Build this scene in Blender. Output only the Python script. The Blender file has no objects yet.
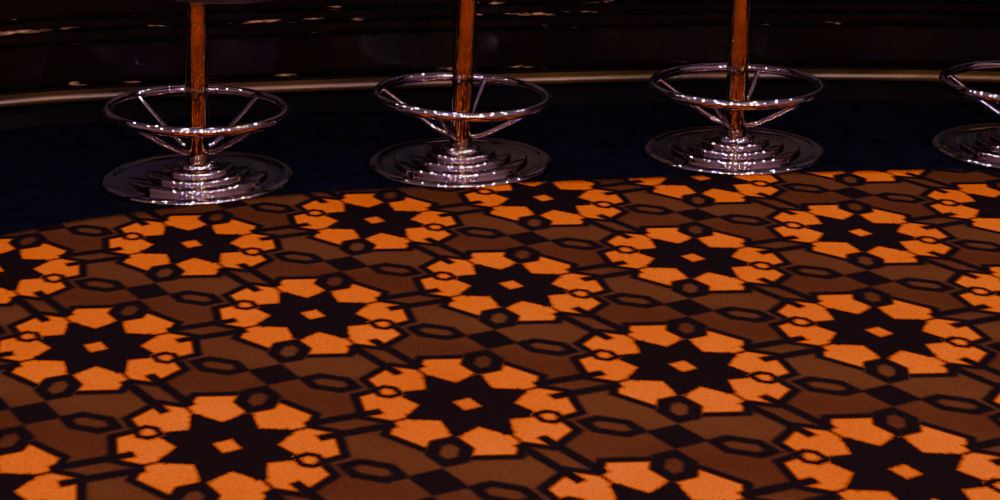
import bpy, bmesh, math, random
import numpy as np
from mathutils import Vector, Matrix
random.seed(4); rng=np.random.default_rng(4)
SC=bpy.context.scene; COL=SC.collection

# ---------------------------------------------------------------- helpers
def newmat(name):
    m=bpy.data.materials.new(name); m.use_nodes=True
    nt=m.node_tree; b=nt.nodes['Principled BSDF']
    return m,nt,b
def N(nt,t,**kw):
    n=nt.nodes.new(t)
    for k,v in kw.items(): setattr(n,k,v)
    return n
def link(o,parent=None):
    COL.objects.link(o)
    if parent: o.parent=parent
    return o
def mesh_obj(name,verts,faces,mat,smooth=False,parent=None,uvs=None):
    me=bpy.data.meshes.new(name); me.from_pydata([tuple(v) for v in verts],[],faces); me.update()
    if mat: me.materials.append(mat)
    if smooth:
        for p in me.polygons: p.use_smooth=True
    return link(bpy.data.objects.new(name,me),parent)
def lathe(profile,seg=96,close_top=True):
    V=[];F=[]
    for r,z in profile:
        for k in range(seg):
            a=2*math.pi*k/seg; V.append((r*math.cos(a),r*math.sin(a),z))
    n=len(profile)
    for i in range(n-1):
        for k in range(seg):
            k2=(k+1)%seg
            F.append((i*seg+k,i*seg+k2,(i+1)*seg+k2,(i+1)*seg+k))
    F.append(tuple(reversed(range(seg))))
    F.append(tuple(range((n-1)*seg,n*seg)))
    return V,F
def tube(pts,r,seg=16,closed=False):
    V=[];F=[];n=len(pts)
    P=[Vector(p) for p in pts]
    for i in range(n):
        if closed: t=(P[(i+1)%n]-P[(i-1)%n]).normalized()
        else: t=(P[min(i+1,n-1)]-P[max(i-1,0)]).normalized()
        up=Vector((0,0,1)) if abs(t.z)<.95 else Vector((1,0,0))
        s=t.cross(up).normalized(); u=s.cross(t)
        rr=r[i] if isinstance(r,(list,tuple)) else r
        for k in range(seg):
            a=2*math.pi*k/seg; V.append(P[i]+s*math.cos(a)*rr+u*math.sin(a)*rr)
    m=n if closed else n-1
    for i in range(m):
        j=(i+1)%n
        for k in range(seg):
            k2=(k+1)%seg; F.append((i*seg+k,i*seg+k2,j*seg+k2,j*seg+k))
    if not closed:
        F.append(tuple(reversed(range(seg)))); F.append(tuple(range((n-1)*seg,n*seg)))
    return V,F
def spline(pts,n):
    P=[np.array(p,float) for p in pts]
    P=[2*P[0]-P[1]]+P+[2*P[-1]-P[-2]]
    out=[];m=len(P)-3
    for i in range(n):
        t=i/(n-1)*m; k=min(int(t),m-1); f=t-k
        a,b,c,d=P[k:k+4]
        out.append(.5*((2*b)+(-a+c)*f+(2*a-5*b+4*c-d)*f*f+(-a+3*b-3*c+d)*f**3))
    return np.array(out)

# ---------------------------------------------------------------- materials
mc,nt,b=newmat('patterned_carpet')
tc=N(nt,'ShaderNodeTexCoord')
aD=N(nt,'ShaderNodeAttribute',attribute_name='sd_dark'); aO=N(nt,'ShaderNodeAttribute',attribute_name='sd_orange'); aB=N(nt,'ShaderNodeAttribute',attribute_name='band'); aE=N(nt,'ShaderNodeAttribute',attribute_name='sd_edge')
nz=N(nt,'ShaderNodeTexNoise'); nz.inputs['Scale'].default_value=210; nz.inputs['Detail'].default_value=2
nt.links.new(tc.outputs['Object'],nz.inputs['Vector'])
def thr(attr,w=.42,amp=.65):
    m1=N(nt,'ShaderNodeMath',operation='SUBTRACT'); nt.links.new(nz.outputs['Fac'],m1.inputs[0]); m1.inputs[1].default_value=.5
    m2=N(nt,'ShaderNodeMath',operation='MULTIPLY'); nt.links.new(m1.outputs[0],m2.inputs[0]); m2.inputs[1].default_value=amp
    m3=N(nt,'ShaderNodeMath',operation='ADD'); nt.links.new(m2.outputs[0],m3.inputs[0]); nt.links.new(attr.outputs['Fac'],m3.inputs[1])
    r=N(nt,'ShaderNodeMapRange'); r.inputs['From Min'].default_value=w; r.inputs['From Max'].default_value=-w
    nt.links.new(m3.outputs[0],r.inputs['Value']); return r
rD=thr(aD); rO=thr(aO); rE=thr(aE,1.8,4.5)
rB=N(nt,'ShaderNodeMapRange'); rB.inputs['From Min'].default_value=-1.2; rB.inputs['From Max'].default_value=1.2
nb=N(nt,'ShaderNodeTexNoise'); nb.inputs['Scale'].default_value=3.0; nb.inputs['Detail'].default_value=4
nt.links.new(tc.outputs['Object'],nb.inputs['Vector'])
ma=N(nt,'ShaderNodeMath',operation='MULTIPLY_ADD'); nt.links.new(nb.outputs['Fac'],ma.inputs[0]); ma.inputs[1].default_value=3.2; ma.inputs[2].default_value=-1.6
mb=N(nt,'ShaderNodeMath',operation='ADD'); nt.links.new(ma.outputs[0],mb.inputs[0]); nt.links.new(aB.outputs['Fac'],mb.inputs[1])
nt.links.new(mb.outputs[0],rB.inputs['Value'])
def mix(fac,a,c):
    m=N(nt,'ShaderNodeMix',data_type='RGBA')
    nt.links.new(fac,m.inputs[0])
    for s,v in ((6,a),(7,c)):
        if isinstance(v,tuple): m.inputs[s].default_value=v
        else: nt.links.new(v,m.inputs[s])
    return m.outputs[2]
c0=mix(rB.outputs[0],(.034,.0112,.0042,1),(.048,.0188,.0062,1))
og_n=mix(nb.outputs['Fac'],(.23,.042,.0009,1),(.38,.080,.0016,1))
c1=mix(rO.outputs[0],c0,og_n)
c2=mix(rD.outputs[0],c1,(.0046,.0028,.0030,1))
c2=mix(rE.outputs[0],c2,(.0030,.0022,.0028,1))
tf=N(nt,'ShaderNodeTexVoronoi'); tf.inputs['Scale'].default_value=300
nt.links.new(tc.outputs['Object'],tf.inputs['Vector'])
tr=N(nt,'ShaderNodeMapRange'); tr.inputs['From Max'].default_value=.7; tr.inputs['To Min'].default_value=1.10; tr.inputs['To Max'].default_value=.78
nt.links.new(tf.outputs['Distance'],tr.inputs['Value'])
mm=N(nt,'ShaderNodeMix',data_type='RGBA',blend_type='MULTIPLY'); mm.inputs[0].default_value=1
nt.links.new(c2,mm.inputs[6]); nt.links.new(tr.outputs[0],mm.inputs[7])
nt.links.new(mm.outputs[2],b.inputs['Base Color'])
b.inputs['Roughness'].default_value=.95; b.inputs['Specular IOR Level'].default_value=.0
bp=N(nt,'ShaderNodeBump'); bp.inputs['Strength'].default_value=.25; bp.inputs['Distance'].default_value=.002
nt.links.new(tf.outputs['Distance'],bp.inputs['Height']); nt.links.new(bp.outputs[0],b.inputs['Normal'])

def noisy(name,c1,c2,scale,rough,metal=0,bump=0,spec=.5,bscale=None,stretch=None,bdist=.004):
    m,nt,b=newmat(name)
    tc=N(nt,'ShaderNodeTexCoord'); nz=N(nt,'ShaderNodeTexNoise'); nz.inputs['Scale'].default_value=scale; nz.inputs['Detail'].default_value=4
    mp=N(nt,'ShaderNodeMapping'); nt.links.new(tc.outputs['Object'],mp.inputs['Vector'])
    if stretch: mp.inputs['Scale'].default_value=stretch
    nt.links.new(mp.outputs[0],nz.inputs['Vector'])
    r=N(nt,'ShaderNodeValToRGB'); r.color_ramp.elements[0].position=.35; r.color_ramp.elements[1].position=.65
    r.color_ramp.elements[0].color=(*c1,1); r.color_ramp.elements[1].color=(*c2,1)
    nt.links.new(nz.outputs['Fac'],r.inputs['Fac']); nt.links.new(r.outputs[0],b.inputs['Base Color'])
    b.inputs['Roughness'].default_value=rough; b.inputs['Metallic'].default_value=metal; b.inputs['Specular IOR Level'].default_value=spec
    if bump:
        n2=N(nt,'ShaderNodeTexNoise'); n2.inputs['Scale'].default_value=bscale or scale; n2.inputs['Detail'].default_value=2
        nt.links.new(mp.outputs[0],n2.inputs['Vector'])
        bp=N(nt,'ShaderNodeBump'); bp.inputs['Strength'].default_value=bump; bp.inputs['Distance'].default_value=bdist
        nt.links.new(n2.outputs['Fac'],bp.inputs['Height']); nt.links.new(bp.outputs[0],b.inputs['Normal'])
    return m
m_floor=noisy('dark_navy_carpet',(.0012,.0014,.0028),(.0023,.0026,.0050),16,.95,bump=.6,spec=.0,bscale=300)
m_chrome=noisy('chrome',(.60,.50,.52),(.78,.68,.74),10,.03,metal=1,bump=.035,bscale=40)
m_pole=noisy('bronze_tinted_chrome',(.36,.26,.13),(.78,.62,.36),22,.07,metal=1,bump=.28,bscale=50,stretch=(1,1,.6))
m_brass=noisy('brass_trim',(.012,.0056,.0012),(.054,.027,.0062),2.6,.40,metal=.35)
m_black=noisy('black_lacquer',(.0016,.0007,.0005),(.0038,.0016,.0010),4,.25,bump=.25,bscale=9,spec=.06)
m_plinth=noisy('dark_kick_board',(.0015,.001,.0015),(.003,.002,.002),10,.5,spec=.05)
m_top=noisy('dark_counter_stone',(.01,.008,.008),(.03,.02,.018),14,.15)
m_leather=noisy('dark_red_leather',(.014,.004,.003),(.024,.007,.005),30,.45,bump=.4,bscale=90)
m_wall=noisy('dark_wall_paint',(.02,.010,.008),(.03,.015,.012),3,.8)
m_ceil=noisy('dark_ceiling',(.015,.01,.01),(.022,.015,.014),3,.9)
m_glint,nt2,b2=newmat('painted_glint_moulding')  # noise patches of amber metal paint short glints into near-black
tc2=N(nt2,'ShaderNodeTexCoord'); n2=N(nt2,'ShaderNodeTexNoise'); n2.inputs['Scale'].default_value=8; n2.inputs['Detail'].default_value=3; n2.inputs['Roughness'].default_value=.65
mp2=N(nt2,'ShaderNodeMapping'); mp2.inputs['Location'].default_value=(1.9,2.3,.4); mp2.inputs['Scale'].default_value=(1,1,6); nt2.links.new(tc2.outputs['Object'],mp2.inputs['Vector'])
nt2.links.new(mp2.outputs[0],n2.inputs['Vector'])
sx2=N(nt2,'ShaderNodeSeparateXYZ'); nt2.links.new(tc2.outputs['Object'],sx2.inputs[0])
ad2=N(nt2,'ShaderNodeMath',operation='MULTIPLY_ADD'); nt2.links.new(sx2.outputs[0],ad2.inputs[0]); ad2.inputs[1].default_value=-.035; nt2.links.new(n2.outputs['Fac'],ad2.inputs[2])  # more painted glints towards the left
r2=N(nt2,'ShaderNodeMapRange'); r2.inputs['From Min'].default_value=.61; r2.inputs['From Max'].default_value=.78
nt2.links.new(ad2.outputs[0],r2.inputs['Value']); nt2.links.new(r2.outputs[0],b2.inputs['Metallic'])
x2=N(nt2,'ShaderNodeMix',data_type='RGBA'); x2.inputs[6].default_value=(.0018,.0008,.0006,1); x2.inputs[7].default_value=(.30,.18,.09,1)
nt2.links.new(r2.outputs[0],x2.inputs[0]); nt2.links.new(x2.outputs[2],b2.inputs['Base Color'])
rr2=N(nt2,'ShaderNodeMapRange'); rr2.inputs['To Min'].default_value=.9; rr2.inputs['To Max'].default_value=.35
nt2.links.new(r2.outputs[0],rr2.inputs['Value']); nt2.links.new(rr2.outputs[0],b2.inputs['Roughness'])
b2.inputs['Specular IOR Level'].default_value=.0
n3=N(nt2,'ShaderNodeTexNoise'); n3.inputs['Scale'].default_value=55; nt2.links.new(tc2.outputs['Object'],n3.inputs['Vector'])
bp2=N(nt2,'ShaderNodeBump'); bp2.inputs['Strength'].default_value=.7; bp2.inputs['Distance'].default_value=.004
nt2.links.new(n3.outputs['Fac'],bp2.inputs['Height']); nt2.links.new(bp2.outputs[0],b2.inputs['Normal'])

# ---------------------------------------------------------------- room
RX,RY0,RY1,RH=3.4,-3.0,6.2,3.0
def box(name,x0,x1,y0,y1,z0,z1,mat,kind='structure'):
    V=[(x,y,z) for z in (z0,z1) for x,y in ((x0,y0),(x1,y0),(x1,y1),(x0,y1))]
    F=[(3,2,1,0),(4,5,6,7),(0,1,5,4),(1,2,6,5),(2,3,7,6),(3,0,4,7)]
    o=mesh_obj(name,V,F,mat)
    if kind: o['kind']=kind
    return o
def tag(o,label,cat):
    o['label']=label; o['category']=cat
o=box('floor',-RX,RX,RY0,RY1,-.05,0,m_floor); tag(o,'dark navy carpeted floor under the stools','floor')
o=box('ceiling',-RX,RX,RY0,RY1,RH,RH+.05,m_ceil); tag(o,'plain dark ceiling of the gaming hall','ceiling')
o=box('wall_back',-RX,RX,RY1,RY1+.05,0,RH,m_wall); tag(o,'plain dark wall behind the bar','wall')
o=box('wall_front',-RX,RX,RY0-.05,RY0,0,RH,m_wall); tag(o,'plain dark wall facing the bar','wall')
o=box('wall_left',-RX-.05,-RX,RY0,RY1,0,RH,m_wall); tag(o,'plain dark side wall','wall')
o=box('wall_right',RX,RX+.05,RY0,RY1,0,RH,m_wall); tag(o,'plain dark side wall','wall')

# ---------------------------------------------------------------- carpet
edge=spline([(-2.3,2.55),(-1.75,3.15),(-1.35,3.52),(-1.072,3.712),(-.884,3.842),(-.461,4.019),(.141,4.118),(.84,4.196),(1.2,4.205),(1.7,4.19),(2.3,4.10)],200)
xs=np.arange(-2.2,2.2,.005); ey=np.interp(xs,edge[:,0],edge[:,1])+.008
ny=560; Y0=1.2
tt=np.linspace(0,1,ny)
Xg=np.repeat(xs[:,None],ny,1); Yg=Y0+(ey[:,None]-Y0)*tt[None,:]
nx=len(xs)
co=np.stack([Xg,Yg,np.full_like(Xg,.003)],-1).reshape(-1,3)
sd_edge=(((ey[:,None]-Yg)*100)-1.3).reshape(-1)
S=1.2
o0=np.array([-.54296,3.04569])*S; a=np.array([.31309,.13766])*S; bb=np.array([.24834,-.35853])*S
M=np.linalg.inv(np.array([a,bb]).T)
ij=(co[:,:2]-o0)@M.T
U=ij[:,0]+ij[:,1]; V=ij[:,0]-ij[:,1]
HX,HY=36.2,29.75
def poly(px,py,pts):
    d=np.full(px.shape,-1e9)
    for (x0,y0),(x1,y1) in zip(pts[:-1],pts[1:]):
        n=np.array([-(y1-y0),(x1-x0)],float); n/=np.hypot(*n)
        d=np.maximum(d,(px-x0)*n[0]+(py-y0)*n[1])
    return d
dark=np.full(len(co),50.); orange=np.full(len(co),50.)
for sh in (0,1):
    x=((U+sh+1)%2-1)*HX; y=((V+sh+1)%2-1)*HY
    ax,ay=np.abs(x),np.abs(y)
    r=np.hypot(x,y); th=np.arctan2(y,x)
    ph=np.abs(((th/(math.pi/4)+.5)%1)-.5)*(math.pi/4)
    pa=math.pi/8-ph
    qx,qy=r*np.cos(pa),r*np.sin(pa)
    c22,s22=math.cos(math.pi/8),math.sin(math.pi/8)
    outer=poly(qx,qy,[(15.5*c22,15.5*s22),(18.9,3.8),(18.9,0)])
    star=-poly(qx,qy,[(8.9,0),(14.0*c22,14.0*s22)])
    d=np.maximum(outer-1.8,-outer)
    sx,sy=r*np.cos(ph),r*np.sin(ph)
    onaxis=(((th/(math.pi/2)+.25)%1)<.5)
    sep=np.maximum(sy-np.where(onaxis,.9,.45),np.maximum(10-sx,sx-17.5))
    d=np.minimum(d,sep)
    d=np.minimum(d,np.maximum(sy-1.35,np.maximum(6-sx,sx-12.6)))
    hole=(ax+ay-2.5)*.7071
    d=np.maximum(np.minimum(d,np.maximum(star,r-15)),-hole)
    def hexd(lx,ly,L,W,p=.75,qq=.66):
        lx,ly=np.abs(lx),np.abs(ly)
        return np.maximum(ly-W,(lx*p+ly*qq)-L*p)
    h=hexd(ay-18.8,ax,6.1,3.9)
    ring=np.abs(h+1.25)-1.25
    h2=hexd(ax-14.6,ay,3.6,2.7)
    d=np.where(h<0,50,d); d=np.minimum(d,ring)
    d=np.where(h2<0,50,d); d=np.minimum(d,np.abs(h2+.75)-.75)
    h3=hexd(ax-25.3,ay,6.5,3.5,.70,.71)
    d=np.minimum(d,np.abs(h3+1.1)-1.1)
    d=np.minimum(d,((HX-ax)/5.4+ay/4.9-1)*3.8)
    d=np.minimum(d,(ax/5.4+(HY-ay)/4.9-1)*3.8)
    L=math.hypot(HX,HY); t=(ax*HX+ay*HY)/L; s=np.abs(-ax*HY+ay*HX)/L
    d=np.minimum(d,np.maximum(np.abs(s-2.7)-1.2,np.maximum(15.8-t,t-L/2-.5)))
    dark=np.minimum(dark,d)
    og=np.maximum(outer,-h)
    orange=np.minimum(orange,og)
band=np.sin(2*np.pi*V)
me=bpy.data.meshes.new('carpet')
me.vertices.add(len(co)); me.vertices.foreach_set('co',co.ravel())
idx=np.arange(nx*ny).reshape(nx,ny)
q=np.stack([idx[:-1,:-1],idx[1:,:-1],idx[1:,1:],idx[:-1,1:]],-1).reshape(-1,4).astype(np.int32)
me.loops.add(q.size); me.loops.foreach_set('vertex_index',q.ravel())
me.polygons.add(len(q)); me.polygons.foreach_set('loop_start',np.arange(0,q.size,4,dtype=np.int32))
me.update(calc_edges=True)
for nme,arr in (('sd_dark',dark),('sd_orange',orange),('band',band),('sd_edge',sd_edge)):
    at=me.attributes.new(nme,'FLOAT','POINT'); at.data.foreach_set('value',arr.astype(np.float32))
me.materials.append(mc)
carpet=link(bpy.data.objects.new('carpet',me))
tag(carpet,'brown carpet with orange and black octagonal medallions','carpet')

# ---------------------------------------------------------------- bar
bc=spline([(-3.0,3.55),(-2.5,3.95),(-1.9,4.32),(-1.297,4.603),(-1.054,4.680),(-.5365,4.772),(0,4.843),(.549,4.892),(.95,4.888),(1.363,4.856),(2.0,4.74),(2.6,4.52),(3.1,4.25)],220)
tan=np.gradient(bc,axis=0); tan/=np.linalg.norm(tan,axis=1)[:,None]
nor=np.stack([tan[:,1],-tan[:,0]],1)
def sweep(name,prof,mat,parent,closed=True,smooth=True):
    V=[];F=[];n=len(prof)
    for i in range(len(bc)):
        for d,z in prof: V.append((bc[i,0]+nor[i,0]*d,bc[i,1]+nor[i,1]*d,z))
    for i in range(len(bc)-1):
        for k in range(n if closed else n-1):
            k2=(k+1)%n; F.append((i*n+k,(i+1)*n+k,(i+1)*n+k2,i*n+k2))
    F.append(tuple(reversed(range(n)))); F.append(tuple(range((len(bc)-1)*n,len(bc)*n)))
    me=bpy.data.meshes.new(name); me.from_pydata(V,[],F); me.update(); me.materials.append(mat)
    bm=bmesh.new(); bm.from_mesh(me); bmesh.ops.recalc_face_normals(bm,faces=bm.faces); bm.to_mesh(me); bm.free()
    if smooth:
        for p in me.polygons: p.use_smooth=True
        me.set_sharp_from_angle(angle=math.radians(40))
    return link(bpy.data.objects.new(name,me),parent)
bar=bpy.data.objects.new('bar_counter',None); COL.objects.link(bar)
tag(bar,'curved black lacquered bar counter with brass trim','bar counter')
def arc(cx,cz,r,a0,a1,n):
    return [(cx+r*math.cos(math.radians(a0+(a1-a0)*i/n)),cz+r*math.sin(math.radians(a0+(a1-a0)*i/n))) for i in range(n+1)]
sweep('kick_board',[(-.5,0),(-.03,0),(-.03,.07),(-.5,.07)],m_plinth,bar)
tr_=sweep('brass_trim',[(-.3,.063),(-.006,.063)]+arc(-.006,.075,.012,-90,90,8)+[(-.3,.087)],m_brass,bar); tr_['label']='aged brass edge strip'
sweep('front_panel',[(-.45,.087),(-.045,.087),(-.045,.98),(-.45,.98)],m_black,bar)
for z,r in ((.104,.007),(.215,.005),(.250,.006),(.282,.006)):  # added ridges, shaped to catch light streaks on the dark front
    sweep('glint_moulding',[(-.05,z-r)]+arc(-.043,z,r,-90,90,8)+[(-.05,z+r)],m_glint,bar)
sweep('countertop',[(-.6,.98),(.08,.98)]+arc(.08,1.0,.02,-90,90,6)+[(-.6,1.02)],m_top,bar)

# ---------------------------------------------------------------- stool
def build_stool():
    root=bpy.data.objects.new('bar_stool',None); COL.objects.link(root)
    def fil(r0,z0,h,f=.0065):
        return [(r0,z0)]+[(r0-f+f*math.cos(math.radians(t)),z0+h-f+f*math.sin(math.radians(t))) for t in (0,15,30,45,60,75,90)]
    prof=[(.226,0),(.230,.002),(.2305,.005),(.229,.008),(.225,.0105),(.219,.0120),(.211,.0120),(.204,.0105),(.199,.0095),(.180,.0092)]
    z=.0090
    for r0,r1 in ((.168,.130),(.126,.092),(.088,.056)):
        prof+=fil(r0,z,.0100)+[(r1,z+.0098)]; z+=.0098
    prof+=[(.052,.0388),(.050,.043),(.046,.047),(.038,.049),(.028,.050)]
    V,F=lathe(prof,256); base=mesh_obj('base',V,F,m_chrome,True,root); base.data.set_sharp_from_angle(angle=math.radians(50)); base['label']='stepped round chrome base'
    pp=[(.0275,.045),(.0275,.43),(.032,.435),(.032,.450),(.09,.455),(.09,.463)]
    V,F=lathe(pp,64); pole=mesh_obj('pole',V,F,m_pole,True,root); pole.data.set_sharp_from_angle(angle=math.radians(40)); pole['label']='polished bronze-toned pole'
    n=160; zc=.174; RR=.2115
    V,F=tube([(RR*math.cos(2*math.pi*k/n),RR*math.sin(2*math.pi*k/n),zc) for k in range(n)],.0118,24,True)
    mesh_obj('foot_ring',V,F,m_chrome,True,root)
    for k in range(4):
        an=math.radians(45+90*k); c,s=math.cos(an),math.sin(an)
        pts=[(.206,.170),(.185,.157),(.13,.122),(.075,.090),(.05,.078),(.026,.072)]
        sp=spline(pts,20)
        V,F=tube([(r*c,r*s,z) for r,z in sp],.0066,16)
        mesh_obj('spoke',V,F,m_chrome,True,root)
    sp=[(.08,.463),(.17,.464),(.19,.472),(.197,.49),(.194,.512),(.18,.528),(.15,.537),(.08,.533),(.01,.531)]
    V,F=lathe(sp,96); seat=mesh_obj('seat',V,F,m_leather,True,root); seat['label']='round padded dark red leather seat'
    return root
st0=build_stool()
LB='chrome pedestal bar stool with foot ring on navy floor'
POS=[(-.7150,4.155,8,2.4),(-.0960,4.288,30,2.7),(.5851,4.390,22,.4),(1.312,4.412,15,0)]
kids=list(st0.children)
roots=[]
for i,(x,y,rz,lean) in enumerate(POS):
    if i==0: r=st0
    else:
        r=st0.copy(); COL.objects.link(r)
        for k in kids:
            c=k.copy(); c.parent=r; COL.objects.link(c)
    roots.append(r)
    r.location=(x,y,0.0005); r.rotation_euler=(0,0,math.radians(rz))
    if i==0: r.scale=(.975,.975,.975)
    tag(r,LB,'bar stool'); r['group']='pedestal stools along the bar'
for i,(r,(x,y,rz,lean)) in enumerate(zip(roots,POS)):
    if lean:
        wm=Matrix.Rotation(math.radians(-rz),4,'Z')@Matrix.Rotation(math.radians(lean),4,'Y')@Matrix.Rotation(math.radians(rz),4,'Z')
        for c in r.children:
            if c.name.split('.')[0]!='base':
                off=Matrix.Translation((.055,0,0)) if (i==0 and c.name.startswith('seat')) else Matrix.Identity(4)
                c.matrix_local=Matrix.Translation((0,0,.045))@wm@Matrix.Translation((0,0,-.045))@off

# ---------------------------------------------------------------- lights
def plight(x,y,z,e,col,rad,name='ceiling_lamp'):
    l=bpy.data.lights.new(name,'POINT'); l.energy=e; l.color=col; l.shadow_soft_size=rad
    o=bpy.data.objects.new(name,l); o.location=(x,y,z); COL.objects.link(o)
warm=(1,.58,.26); white=(1,.82,.66); vio=(.38,.22,1)
for iy in range(4):
    for ix in range(5):
        x=-2.4+1.2*ix+rng.uniform(-.35,.35); y=-1.4+1.75*iy+rng.uniform(-.4,.4)
        k=(ix+iy*2)%3
        e={0:165,1:140,2:160}[k]*(.45,.85,1.1,1.1,1)[ix]*(1.0,1.25,.9,.5)[iy]
        plight(x,y,2.85,e,{0:warm,1:white,2:vio}[k],.05)
for i in range(8):  # added unseen fill lights over the bar, for sparkle on the chrome
    plight(-2.2+.63*i,5.3,2.45+.1*(i%2),45,(vio,white,(.6,.55,1))[i%3],.035,'back_glint_fill')
for i in range(7):  # added unseen fill lights behind the camera, for glints on the foot rings
    plight(-2.8+.93*i,-2.3+.3*(i%3),1.5+.35*(i%3),110,(vio,(.8,.75,1),warm)[i%3],.05,'front_glint_fill')

# ---------------------------------------------------------------- world & camera
w=bpy.data.worlds.new('world'); SC.world=w; w.use_nodes=True
w.node_tree.nodes['Background'].inputs[0].default_value=(.02,.012,.01,1); w.node_tree.nodes['Background'].inputs[1].default_value=.3
cd=bpy.data.cameras.new('camera'); cam=bpy.data.objects.new('camera',cd); COL.objects.link(cam)
cd.sensor_width=36; cd.lens=36*1.81976
pitch=.32034; roll=-.00272
cam.location=(0,0,1.2)
cam.rotation_euler=(Matrix.Rotation(math.pi/2-pitch,3,'X')@Matrix.Rotation(roll,3,'Z')).to_euler()
SC.camera=cam
